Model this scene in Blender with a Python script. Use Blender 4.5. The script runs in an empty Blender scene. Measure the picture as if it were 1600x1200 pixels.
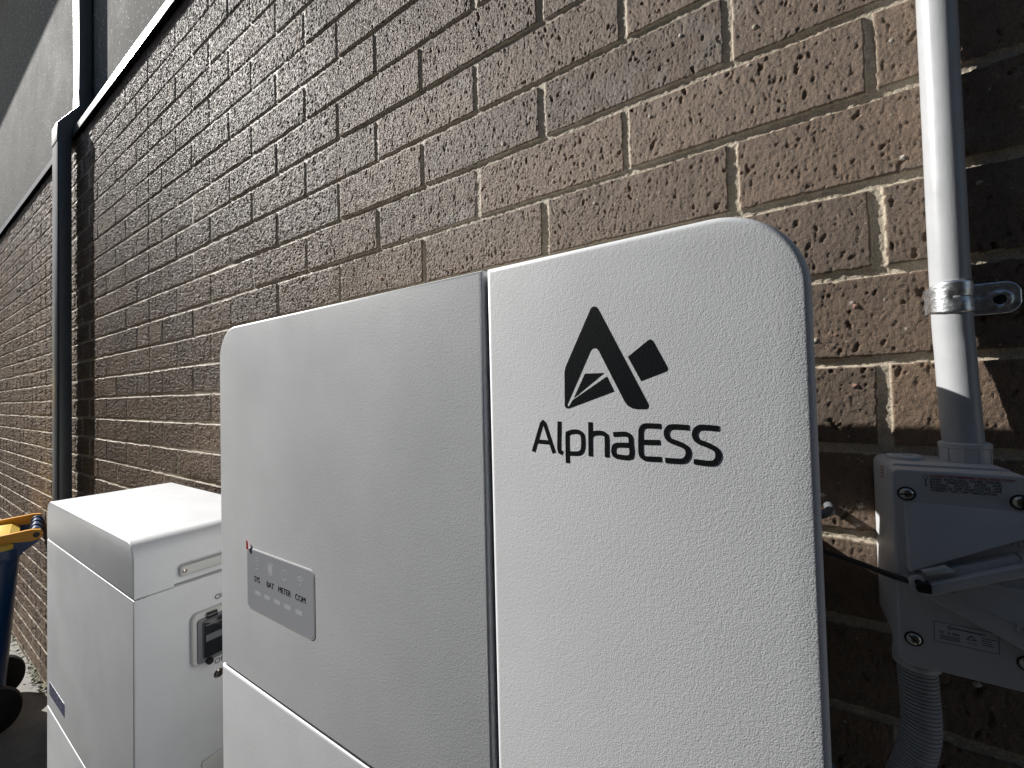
import bpy, bmesh, math, random
import numpy as np
from mathutils import Vector, Matrix
random.seed(4); RNG = np.random.default_rng(7)
SC = bpy.context.scene; COL = SC.collection
R = math.radians

# ------------------------------------------------------------------ camera, sky, sun, exposure
cam_d = bpy.data.cameras.new('camera'); cam = bpy.data.objects.new('camera', cam_d); COL.objects.link(cam)
cam_d.sensor_width = 36; cam_d.lens = 36 * 636.18 / 1600; cam_d.clip_start = 0.01; cam_d.clip_end = 500
rx, ux, fx = ((0.84412678, 0.53556597, -0.02488123), (0.03285037, -0.00534468, 0.99944599), (-0.53513628, 0.84447648, 0.02210513))
cam.matrix_world = Matrix(((rx[0], ux[0], -fx[0], 0), (rx[1], ux[1], -fx[1], -0.52206), (rx[2], ux[2], -fx[2], 0), (0, 0, 0, 1)))
SC.camera = cam
SUN = Vector((-4.25, -1.0, 2.85)).normalized()           # towards the sun
sd = bpy.data.lights.new('sun', 'SUN'); so = bpy.data.objects.new('sun', sd); COL.objects.link(so)
sd.energy = 4.4; sd.angle = R(0.5); sd.color = (1.0, 0.972, 0.93)
so.rotation_euler = SUN.to_track_quat('Z', 'Y').to_euler()
W = bpy.data.worlds.new('World'); SC.world = W; W.use_nodes = True
wn = W.node_tree.nodes; bg = wn['Background']; sky = wn.new('ShaderNodeTexSky')
sky.sky_type = 'NISHITA'; sky.sun_disc = False
sky.sun_elevation = math.asin(SUN.z); sky.sun_rotation = math.atan2(SUN.x, SUN.y)
W.node_tree.links.new(sky.outputs[0], bg.inputs[0]); bg.inputs[1].default_value = 0.05
SC.view_settings.view_transform = 'Standard'; SC.view_settings.look = 'None'
SC.view_settings.exposure = 0.66; SC.view_settings.gamma = 1

# ------------------------------------------------------------------ helpers
def mat(name, col, rough=.5, spec=.5, metal=0, bump=None, var=None, coat=0):
    """bump: list of (scale xyz, distance, detail); var: (scale, amount)"""
    m = bpy.data.materials.new(name); m.use_nodes = True; nt = m.node_tree; N = nt.nodes; L = nt.links
    b = N['Principled BSDF']; b.inputs['Base Color'].default_value = (*col, 1)
    b.inputs['Roughness'].default_value = rough; b.inputs['Specular IOR Level'].default_value = spec
    b.inputs['Metallic'].default_value = metal; b.inputs['Coat Weight'].default_value = coat
    tc = N.new('ShaderNodeTexCoord')
    prev = None
    for sc, dist, det in (bump or []):
        mp = N.new('ShaderNodeMapping'); mp.inputs['Scale'].default_value = sc; L.new(tc.outputs['Object'], mp.inputs[0])
        n = N.new('ShaderNodeTexNoise'); n.inputs['Scale'].default_value = 1; n.inputs['Detail'].default_value = det
        L.new(mp.outputs[0], n.inputs['Vector'])
        bp = N.new('ShaderNodeBump'); bp.inputs['Distance'].default_value = dist; L.new(n.outputs[0], bp.inputs['Height'])
        if prev: L.new(prev.outputs[0], bp.inputs['Normal'])
        prev = bp
    if prev: L.new(prev.outputs[0], b.inputs['Normal'])
    if var:
        n = N.new('ShaderNodeTexNoise'); n.inputs['Scale'].default_value = var[0]; n.inputs['Detail'].default_value = 6
        n.inputs['Roughness'].default_value = .65
        L.new(tc.outputs['Object'], n.inputs['Vector'])
        r = N.new('ShaderNodeMapRange'); r.inputs['From Min'].default_value = .3; r.inputs['From Max'].default_value = .7
        r.inputs['To Min'].default_value = 1 - var[1]; r.inputs['To Max'].default_value = 1 + var[1]; L.new(n.outputs[0], r.inputs[0])
        mx = N.new('ShaderNodeVectorMath'); mx.operation = 'SCALE'; mx.inputs[0].default_value = col
        L.new(r.outputs[0], mx.inputs['Scale']); L.new(mx.outputs[0], b.inputs['Base Color'])
        r2 = N.new('ShaderNodeMapRange'); r2.inputs['From Min'].default_value = .3; r2.inputs['From Max'].default_value = .7
        r2.inputs['To Min'].default_value = max(0, rough - .06); r2.inputs['To Max'].default_value = min(1, rough + .06)
        L.new(n.outputs[0], r2.inputs[0]); L.new(r2.outputs[0], b.inputs['Roughness'])
    return m

M = {}
M['coat'] = mat('white powder coat', (.77, .79, .81), .42, .45, bump=[((1300, 1300, 1300), .00013, 1.0), ((430, 430, 430), .00009, 2)], var=(9, .04))
M['plastic_white'] = mat('white plastic', (.62, .63, .61), .35, .4, var=(30, .03))
M['dark_gap'] = mat('gap black', (.02, .02, .022), .7)
M['body'] = mat('cabinet metal', (.62, .63, .65), .45, .4, bump=[((500, 500, 500), .0001, 1)])
M['ink'] = mat('black ink', (.008, .010, .012), .38, .4, bump=[((1150, 1150, 1150), .00012, 1.0)])
M['label_ink'] = mat('label ink', (.01, .01, .012), .5)
M['label_red'] = mat('label red ink', (.32, .012, .02), .5)
M['film'] = mat('display overlay', (.44, .455, .49), .4, .4)
M['film_icon'] = mat('display icon', (.62, .64, .67), .4)
M['film_edge'] = mat('clear film edge', (.85, .86, .87), .2, .5)
M['film_dark'] = mat('dark display', (.15, .16, .25), .3)
M['red'] = mat('red film tab', (.5, .01, .02), .4)
M['pvc'] = mat('grey pvc', (.43, .442, .455), .33, .45, bump=[((70, 70, 12), .0004, 3), ((900, 900, 60), .00005, 2)], var=(40, .05))
M['box'] = mat('grey abs', (.56, .57, .58), .38, .45, bump=[((900, 900, 900), .00004, 1)], var=(25, .04))
M['flex'] = mat('grey flexible pvc', (.42, .43, .45), .45, .4)
M['zinc'] = mat('zinc plated steel', (.80, .83, .85), .36, .5, 1, bump=[((260, 260, 420), .0003, 4)], var=(240, .28))
M['screw'] = mat('nickel screw', (.5, .47, .42), .22, .5, 1)
M['black'] = mat('black nylon', (.012, .012, .013), .4)
M['smoke'] = mat('smoked window', (.018, .021, .024), .08, .6)
M['breaker'] = mat('breaker grey', (.16, .17, .18), .4)
M['steel_dark'] = mat('charcoal coated steel', (.070, .079, .088), .32, .55, bump=[((14, 14, 5), .0012, 2)], var=(6, .1))
M['sealant'] = mat('joint sealant', (.11, .085, .07), .75, .2, bump=[((200, 200, 200), .0004, 3)])
M['bin_blue'] = mat('blue plastic', (.009, .055, .165), .35, .5, bump=[((300, 300, 300), .0002, 2)])
M['bin_yellow'] = mat('yellow plastic', (.86, .60, .10), .42, .5, var=(8, .06))
M['bin_orange'] = mat('orange plastic', (.82, .38, .02), .38, .5, var=(8, .06))
M['rubber'] = mat('black rubber', (.012, .012, .012), .6, .3)
M['leaf'] = mat('weed leaf', (.13, .13, .07), .6, .2)
M['soffit'] = mat('painted soffit', (.35, .35, .34), .7)

def concrete():
    m = mat('concrete', (.30, .29, .27), .85, .25, bump=[((90, 90, 90), .002, 6), ((600, 600, 600), .0006, 3)], var=(7, .22)); return m
M['concrete'] = concrete()

def render_mat():
    m = mat('grey textured render', (.215, .21, .192), .9, .05, bump=[((330, 330, 330), .0009, 3), ((60, 60, 25), .0010, 3)], var=(3, .06))
    nt = m.node_tree; N = nt.nodes; L = nt.links; b = N['Principled BSDF']
    tc = N.new('ShaderNodeTexCoord'); v = N.new('ShaderNodeTexVoronoi'); v.inputs['Scale'].default_value = 50  # small glints of the render painted in as pale specks
    L.new(tc.outputs['Object'], v.inputs['Vector'])
    lt = N.new('ShaderNodeMath'); lt.operation = 'LESS_THAN'; lt.inputs[1].default_value = .2; L.new(v.outputs['Distance'], lt.inputs[0])
    sp = N.new('ShaderNodeSeparateColor'); L.new(v.outputs['Color'], sp.inputs[0])
    gt = N.new('ShaderNodeMath'); gt.operation = 'GREATER_THAN'; gt.inputs[1].default_value = .45; L.new(sp.outputs[0], gt.inputs[0])
    mu = N.new('ShaderNodeMath'); mu.operation = 'MULTIPLY'; L.new(lt.outputs[0], mu.inputs[0]); L.new(gt.outputs[0], mu.inputs[1])
    mx = N.new('ShaderNodeMix'); mx.data_type = 'RGBA'; L.new(mu.outputs[0], mx.inputs[0])
    src = b.inputs['Base Color'].links[0].from_socket; L.new(src, mx.inputs[6]); mx.inputs[7].default_value = (.85, .84, .8, 1)
    L.new(mx.outputs[2], b.inputs['Base Color'])
    return m
M['render'] = render_mat()

def brick_mat():
    m = bpy.data.materials.new('brick and mortar'); m.use_nodes = True; nt = m.node_tree; N = nt.nodes; L = nt.links
    b = N['Principled BSDF']; b.inputs['Roughness'].default_value = .6; b.inputs['Specular IOR Level'].default_value = .62
    at = N.new('ShaderNodeAttribute'); at.attribute_name = 'Col'
    geo = N.new('ShaderNodeNewGeometry')
    def noise(scale, det, rough=.6):
        mp = N.new('ShaderNodeMapping'); mp.inputs['Scale'].default_value = scale; L.new(geo.outputs['Position'], mp.inputs[0])
        n = N.new('ShaderNodeTexNoise'); n.inputs['Scale'].default_value = 1; n.inputs['Detail'].default_value = det
        n.inputs['Roughness'].default_value = rough; L.new(mp.outputs[0], n.inputs['Vector']); return n
    def rng(src, a, b_, c, d):
        r = N.new('ShaderNodeMapRange'); r.inputs['From Min'].default_value = a; r.inputs['From Max'].default_value = b_
        r.inputs['To Min'].default_value = c; r.inputs['To Max'].default_value = d; L.new(src, r.inputs[0]); return r.outputs[0]
    n1 = noise((90, 90, 70), 4); n2 = noise((900, 900, 500), 2)
    f = N.new('ShaderNodeMath'); f.operation = 'MULTIPLY'
    L.new(rng(n1.outputs[0], .3, .7, .86, 1.16), f.inputs[0]); L.new(rng(n2.outputs[0], .3, .7, .66, 1.36), f.inputs[1])
    sc = N.new('ShaderNodeVectorMath'); sc.operation = 'SCALE'; L.new(at.outputs['Color'], sc.inputs[0]); L.new(f.outputs[0], sc.inputs['Scale'])
    # small pale grit set in the brick
    v = N.new('ShaderNodeTexVoronoi'); v.inputs['Scale'].default_value = 105; L.new(geo.outputs['Position'], v.inputs['Vector'])
    lt = N.new('ShaderNodeMath'); lt.operation = 'LESS_THAN'; lt.inputs[1].default_value = .10; L.new(v.outputs['Distance'], lt.inputs[0])
    spc = N.new('ShaderNodeSeparateColor'); L.new(v.outputs['Color'], spc.inputs[0])
    gt = N.new('ShaderNodeMath'); gt.operation = 'GREATER_THAN'; gt.inputs[1].default_value = .6; L.new(spc.outputs[0], gt.inputs[0])
    mu = N.new('ShaderNodeMath'); mu.operation = 'MULTIPLY'; L.new(lt.outputs[0], mu.inputs[0]); L.new(gt.outputs[0], mu.inputs[1])
    mx = N.new('ShaderNodeMix'); mx.data_type = 'RGBA'; L.new(mu.outputs[0], mx.inputs[0]); L.new(sc.outputs[0], mx.inputs[6])
    mx.inputs[7].default_value = (.42, .36, .28, 1); L.new(mx.outputs[2], b.inputs['Base Color'])
    # pitted wire-cut texture
    am = N.new('ShaderNodeAttribute'); am.attribute_name = 'Pit'
    n3 = noise((340, 340, 170), 4, .75); n4 = noise((900, 900, 650), 3, .9)
    pit = rng(n3.outputs[0], .36, .50, 0, 1)
    pm = N.new('ShaderNodeMath'); pm.operation = 'MULTIPLY'; L.new(pit, pm.inputs[0]); L.new(am.outputs['Fac'], pm.inputs[1])
    b1 = N.new('ShaderNodeBump'); b1.inputs['Distance'].default_value = .0007; L.new(pm.outputs[0], b1.inputs['Height'])
    b2 = N.new('ShaderNodeBump'); b2.inputs['Distance'].default_value = .0012; L.new(n4.outputs[0], b2.inputs['Height']); L.new(b1.outputs[0], b2.inputs['Normal'])
    # the coarse-meshed far bricks carry their relief in the shader: rougher there
    far = rng(am.outputs['Fac'], .5, .95, 0, 1)
    rr_ = N.new('ShaderNodeMapRange'); rr_.inputs['To Min'].default_value = .6; rr_.inputs['To Max'].default_value = .61; L.new(far, rr_.inputs[0]); L.new(rr_.outputs[0], b.inputs['Roughness'])
    n5 = noise((150, 150, 190), 5, .85); n6 = noise((330, 330, 330), 3, .8)
    b3 = N.new('ShaderNodeBump'); b3.inputs['Distance'].default_value = .0025; L.new(n5.outputs[0], b3.inputs['Height']); L.new(far, b3.inputs['Strength']); L.new(b2.outputs[0], b3.inputs['Normal'])
    L.new(b3.outputs[0], b.inputs['Normal'])
    g1 = N.new('ShaderNodeMath'); g1.operation = 'MULTIPLY'; L.new(rng(n5.outputs[0], .32, .68, -.34, .34), g1.inputs[0]); L.new(far, g1.inputs[1])  # shade of the far pits put into the colour as speckle
    g2 = N.new('ShaderNodeMath'); g2.operation = 'MULTIPLY'; L.new(rng(n6.outputs[0], .32, .68, -.4, .4), g2.inputs[0]); L.new(far, g2.inputs[1])
    g3 = N.new('ShaderNodeMath'); g3.operation = 'ADD'; L.new(g1.outputs[0], g3.inputs[0]); L.new(g2.outputs[0], g3.inputs[1])
    g4 = N.new('ShaderNodeMath'); g4.operation = 'MULTIPLY_ADD'; L.new(g3.outputs[0], g4.inputs[0]); L.new(f.outputs[0], g4.inputs[1]); L.new(f.outputs[0], g4.inputs[2])
    L.new(g4.outputs[0], sc.inputs['Scale'])
    return m
M['brick'] = brick_mat()

def link(name, me, m=None, parent=None):
    o = bpy.data.objects.new(name, me); COL.objects.link(o)
    if m is not None:
        me.materials.clear()
        for q in (m if isinstance(m, (list, tuple)) else [m]): me.materials.append(M[q] if isinstance(q, str) else q)
    if parent: o.parent = parent
    return o
def fin(name, bm, m, parent=None, smooth=35):
    bmesh.ops.recalc_face_normals(bm, faces=bm.faces)
    me = bpy.data.meshes.new(name); bm.to_mesh(me); bm.free()
    if smooth:
        me.polygons.foreach_set('use_smooth', [len(p.vertices) <= 4 for p in me.polygons]); me.set_sharp_from_angle(angle=R(smooth))
    return link(name, me, m, parent)
def empty(name, loc=(0, 0, 0)):
    o = bpy.data.objects.new(name, None); COL.objects.link(o); o.location = loc; o.empty_display_size = .05; return o
def tag(o, label=None, cat=None, group=None, kind=None):
    if label: o['label'] = label
    if cat: o['category'] = cat
    if group: o['group'] = group
    if kind: o['kind'] = kind
    return o
def root(name, label, cat, group=None):
    return tag(empty(name), label, cat, group)

def box(bm, x0, x1, y0, y1, z0, z1, bev=0, seg=3):
    g = bmesh.ops.create_cube(bm, size=1); vs = g['verts']
    for v in vs:
        v.co = Vector(((x0 + x1) / 2 + v.co.x * (x1 - x0), (y0 + y1) / 2 + v.co.y * (y1 - y0), (z0 + z1) / 2 + v.co.z * (z1 - z0)))
    if bev:
        es = list({e for v in vs for e in v.link_edges})
        bmesh.ops.bevel(bm, geom=es, offset=bev, segments=seg, profile=.5, affect='EDGES')
    return bm
def rrect(x0, x1, z0, z1, r, seg=10):
    """rounded rectangle; r = (bottom-left, bottom-right, top-right, top-left)"""
    if not isinstance(r, (tuple, list)): r = (r,) * 4
    out = []
    for (cx, cz, a0), rr in zip(((x0, z0, 180), (x1, z0, 270), (x1, z1, 0), (x0, z1, 90)), r):
        sx = 1 if cx == x0 else -1; sz = 1 if cz == z0 else -1
        if rr < 1e-5: out.append((cx, cz)); continue
        for i in range(seg + 1):
            a = R(a0 + 90 * i / seg); out.append((cx + sx * rr + rr * math.cos(a), cz + sz * rr + rr * math.sin(a)))
    return out
def inset(poly, d):
    n = len(poly); out = []
    for i in range(n):
        p = Vector(poly[i - 1]); q = Vector(poly[i]); s = Vector(poly[(i + 1) % n])
        a = (q - p).normalized(); b = (s - q).normalized()
        na = Vector((-a.y, a.x)); nb = Vector((-b.y, b.x)); nn = (na + nb)
        nn = nn / max(.3, nn.length_squared) * 2
        out.append(tuple(q + nn * d))
    return out
def prism(bm, poly, d0, d1, bev=0, seg=4, ax='y', back=True):
    """poly CCW in (u,v); extruded from d1 (back) to d0 (front, bevelled).  ax y: u=x v=z ; ax x: u=y v=z ; ax z: u=x v=y"""
    def P(p, d):
        return {'y': (p[0], d, p[1]), 'x': (d, p[0], p[1]), 'z': (p[0], p[1], d)}[ax]
    s = 1 if d1 > d0 else -1
    rings = [(poly, d1), (poly, d0 + s * bev)]
    if bev:
        for i in range(1, seg + 1):
            t = i / seg * math.pi / 2
            rings.append((inset(poly, bev * (1 - math.cos(t))), d0 + s * bev * (1 - math.sin(t))))
    vr = [[bm.verts.new(P(p, d)) for p in pl] for pl, d in rings]
    n = len(poly)
    for a, b in zip(vr, vr[1:]):
        for i in range(n): bm.faces.new((a[i], a[(i + 1) % n], b[(i + 1) % n], b[i]))
    bm.faces.new(vr[-1])
    if back: bm.faces.new(list(reversed(vr[0])))
    return bm
def tube(bm, pts, rad, seg=20, cap=True):
    pts = [Vector(p) for p in pts]; rad = rad if isinstance(rad, (list, tuple)) else [rad] * len(pts)
    rings = []; ref = None
    for i, p in enumerate(pts):
        t = (pts[min(i + 1, len(pts) - 1)] - pts[max(i - 1, 0)]).normalized()
        if ref is None: ref = t.orthogonal().normalized()
        ref = (ref - t * ref.dot(t)).normalized(); s = t.cross(ref)
        rings.append([bm.verts.new(p + (ref * math.cos(2 * math.pi * k / seg) + s * math.sin(2 * math.pi * k / seg)) * rad[i]) for k in range(seg)])
    for a, b in zip(rings, rings[1:]):
        for k in range(seg): bm.faces.new((a[k], a[(k + 1) % seg], b[(k + 1) % seg], b[k]))
    if cap: bm.faces.new(rings[-1]); bm.faces.new(list(reversed(rings[0])))
    return bm
def lathe(bm, c, axis, prof, seg=28):
    """prof: list of (distance along axis, radius)"""
    c = Vector(c); a = Vector(axis).normalized()
    return tube(bm, [c + a * d for d, r in prof], [max(r, 1e-5) for d, r in prof], seg)
def tube_fixed(bm, c, axis, prof, seg=28):
    c = Vector(c); a = Vector(axis).normalized(); u = a.orthogonal().normalized(); w = a.cross(u); rings = []
    for d, r in prof:
        rings.append([bm.verts.new(c + a * d + (u * math.cos(2 * math.pi * k / seg) + w * math.sin(2 * math.pi * k / seg)) * max(r, 1e-5)) for k in range(seg)])
    for p, q in zip(rings, rings[1:]):
        for k in range(seg): bm.faces.new((p[k], p[(k + 1) % seg], q[(k + 1) % seg], q[k]))
    bm.faces.new(rings[-1]); bm.faces.new(list(reversed(rings[0]))); return bm
def ribbon(bm, pts, w, y, th=.0002):
    """constant-width stroke in the XZ plane, a thin solid"""
    pts = [Vector(p) for p in pts]; n = len(pts); Lp = []; Rp = []
    for i in range(n):
        a = (pts[i] - pts[i - 1]).normalized() if i else (pts[1] - pts[0]).normalized()
        b = (pts[i + 1] - pts[i]).normalized() if i < n - 1 else a
        t = (a + b).normalized(); nn = Vector((-t.y, t.x)); k = 1 / max(.5, nn.dot(Vector((-b.y, b.x))))
        Lp.append(pts[i] + nn * w / 2 * k); Rp.append(pts[i] - nn * w / 2 * k)
    f = [[bm.verts.new((p.x, yy, p.y)) for p in side] for yy in (y, y + th) for side in (Lp, Rp)]
    for i in range(n - 1):
        bm.faces.new((f[0][i], f[0][i + 1], f[1][i + 1], f[1][i])); bm.faces.new((f[2][i], f[3][i], f[3][i + 1], f[2][i + 1]))
        bm.faces.new((f[0][i], f[2][i], f[2][i + 1], f[0][i + 1])); bm.faces.new((f[1][i], f[1][i + 1], f[3][i + 1], f[3][i]))
    for i in (0, n - 1): bm.faces.new((f[0][i], f[1][i], f[3][i], f[2][i]))
def smooth_path(pts, k=4):
    out = []; P = [Vector(p) for p in pts]; n = len(P)
    for i in range(n - 1):
        a, b, c, d = P[max(i - 1, 0)], P[i], P[i + 1], P[min(i + 2, n - 1)]
        for j in range(k):
            t = j / k; out.append(.5 * ((2 * b) + (c - a) * t + (2 * a - 5 * b + 4 * c - d) * t * t + (3 * b - a - 3 * c + d) * t ** 3))
    out.append(P[-1]); return out
DG = None
def text(name, s, size, loc, rot, m, parent, align='CENTER', ext=.0001, sx=1, name2=None):
    c = bpy.data.curves.new(name, 'FONT'); c.body = s; c.size = size; c.align_x = align; c.align_y = 'CENTER'; c.extrude = ext; c.resolution_u = 3; c.offset = size * .018 if size < .003 else 0
    t = bpy.data.objects.new('tmp', c); COL.objects.link(t)
    dg = bpy.context.evaluated_depsgraph_get(); me = bpy.data.meshes.new_from_object(t.evaluated_get(dg))
    bpy.data.objects.remove(t); bpy.data.curves.remove(c)
    if sx != 1:
        for v in me.vertices: v.co.x *= sx
    o = link(name, me, m, parent); o.location = loc; o.rotation_euler = rot
    return o
FRONT = (R(90), 0, 0); SIDE = (R(90), 0, R(90))
def joinmesh(name, objs, m, parent):
    """merge several small flat prints into one mesh (world coordinates)"""
    bm = bmesh.new(); bpy.context.view_layer.update()
    for o in objs:
        me = o.data.copy(); me.transform(Matrix.LocRotScale(o.location, o.rotation_euler, None)); bm.from_mesh(me)
        bpy.data.meshes.remove(me); bpy.data.objects.remove(o)
    me = bpy.data.meshes.new(name); bm.to_mesh(me); bm.free()
    return link(name, me, m, parent)
def boolean(o, cutter):
    md = o.modifiers.new('b', 'BOOLEAN'); md.operation = 'DIFFERENCE'; md.object = cutter; md.solver = 'EXACT'
    bpy.context.view_layer.update(); dg = bpy.context.evaluated_depsgraph_get()
    me = bpy.data.meshes.new_from_object(o.evaluated_get(dg)); o.modifiers.clear(); o.data = me
    bpy.data.objects.remove(cutter)
    me.polygons.foreach_set('use_smooth', [len(p.vertices) <= 4 and p.area < .002 for p in me.polygons]); me.set_sharp_from_angle(angle=R(30))

# ------------------------------------------------------------------ ground
GZ = -1.55
bm = bmesh.new()
vs = [bm.verts.new(p) for p in ((-120, -120, GZ), (120, -120, GZ), (120, 120, GZ), (-120, 120, GZ))]; bm.faces.new(vs)
tag(fin('ground', bm, 'concrete', None, 0), 'grey concrete path along the foot of the brick wall', None, None, 'structure')

# unseen dark wall added behind the camera to cut the sky fill
bm = bmesh.new()
for i in range(12): bm_ = box(bm, -14 + i * 1.5, -12.512 + i * 1.5, -1.62, -1.52, GZ, 1.75)
tag(fin('shade_wall', bm, mat('shade wall dark', (.06, .06, .065), .7, bump=[((3, 3, 40), .004, 3)]), None, 0), 'unseen dark wall added behind the camera to keep the shadows deep', 'wall')

# ------------------------------------------------------------------ building: brick wall with real joints
BX0, BZ0, PX, PZ = 0.0978, 0.3621, 0.12, 0.086
WT = 1.262                                                  # top of the brickwork
CJ = BX0 - 16 * PX - .005                                   # control joint
def hash2(a, b, k):
    v = np.sin(a * 127.1 + b * 311.7 + k * 74.7) * 43758.5453
    return v - np.floor(v)
_tab = RNG.random((512, 512)).astype(np.float32)
def vnoise(x, z, s, sz=None, off=0):
    sz = sz or s; u = x / s + 1000.3 + off * 17.7; w = z / sz + 1000.7 + off * 31.1
    i = np.floor(u).astype(int); j = np.floor(w).astype(int); a = u - i; b = w - j
    a = a * a * (3 - 2 * a); b = b * b * (3 - 2 * b)
    i0, i1, j0, j1 = i % 512, (i + 1) % 512, j % 512, (j + 1) % 512
    return (_tab[i0, j0] * (1 - a) * (1 - b) + _tab[i1, j0] * a * (1 - b) + _tab[i0, j1] * (1 - a) * b + _tab[i1, j1] * a * b) * 2 - 1
def brick_field(X, Z, fine):
    xw = X + .0007 * vnoise(X, Z, .021, off=1) + .0005 * vnoise(X, Z, .006, off=2)
    zw = Z + .0008 * vnoise(X, Z, .034, off=3) + .0005 * vnoise(X, Z, .006, off=4) + .0007 * vnoise(X, Z, .3, .05, off=9)
    row = np.floor((BZ0 - zw) / PZ); par = np.mod(row, 2)
    zt = BZ0 - row * PZ                                       # top arris of this brick
    # bricks run from a joint at col c (left edge) to the next two columns right
    cc = np.floor(((xw - BX0) / PX - par) / 2)
    xl = BX0 + (cc * 2 + par) * PX; xr = xl + 2 * PX - .010
    j1, j2, j3, j4, j5 = (hash2(cc, row, k) for k in (1, 2, 3, 4, 5))
    xl = xl + (j1 - .5) * .003; xr = xr + (j2 - .5) * .003
    ztt = zt + (j3 - .5) * .0016; zb = zt - (PZ - .010) + (j4 - .5) * .0016
    # control joint cuts every course
    dcj = np.abs(xw - CJ) - .005
    sx_ = np.minimum(np.minimum(xw - xl, xr - xw), dcj); sz_ = np.minimum(ztt - zw, zw - zb); s = np.minimum(sx_, sz_)
    jb = .0024 * np.sqrt(np.clip(1 - np.clip(1 + sz_ / .0056, 0, 1) ** 2.4, 0, 1)) * (sz_ < 0)
    jh = .0017 * np.sqrt(np.clip(1 - np.clip(1 + sx_ / .0056, 0, 1) ** 2.4, 0, 1)) * (sx_ < 0)
    d = np.where(s < 0, .0004 + np.maximum(jb, jh), .0006 * (1 - np.clip(s / .0012, 0, 1)) ** 2)
    d = d - (j5 - .5) * .0012 * (s > 0) + (xw - (xl + xr) / 2) * (j1 - .5) * .006 * (s > 0)
    brick = s > -.0002
    if fine:
        rough = .00012 * vnoise(X, Z, .0042, .0060, off=5) + .00026 * vnoise(X, Z, .0019, .0034, off=6) + .00022 * vnoise(X, Z, .011, .016, off=7)
        v = vnoise(X, Z, .0026, .0085, off=8); rough = rough - .0013 * np.clip(v - .55, 0, 1) * np.clip(s / .003, 0, 1)
        d = d - np.where(brick, rough, .00035 * vnoise(X, Z, .0021, off=10) + .0003 * vnoise(X, Z, .006, off=11))
    tint = .78 + .38 * j2 + .09 * vnoise(X, Z, .05, off=12) + .06 * vnoise(X, Z, .012, off=15)
    bc = np.stack([.205 * tint + .008 * (j3 - .5), .136 * tint, .086 * tint - .004 * (j3 - .5)], -1)
    mt = 1 + .10 * vnoise(X, Z, .03, off=13) + .10 * vnoise(X, Z, .003, off=14)
    mc = np.stack([.54 * mt, .465 * mt, .35 * mt], -1)
    bloom = np.clip(vnoise(X, Z, .19, .11, off=17) + .5 * vnoise(X, Z, .021, off=18) - .80, 0, .28)[..., None]
    bc = bc * (1 - bloom) + np.array([.36, .33, .29]) * bloom        # patches of pale salt
    col = np.where(brick[..., None], bc, mc)
    return d, col, brick.astype(np.float32), s
def lines(a, b, org, per, offs):
    k0 = int(math.floor((a - org) / per)) - 1; k1 = int(math.ceil((b - org) / per)) + 1
    L = [org + k * per + o for k in range(k0, k1) for o in offs]
    return np.array([a] + [v for v in L if a + 1e-4 < v < b - 1e-4] + [b])
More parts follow.
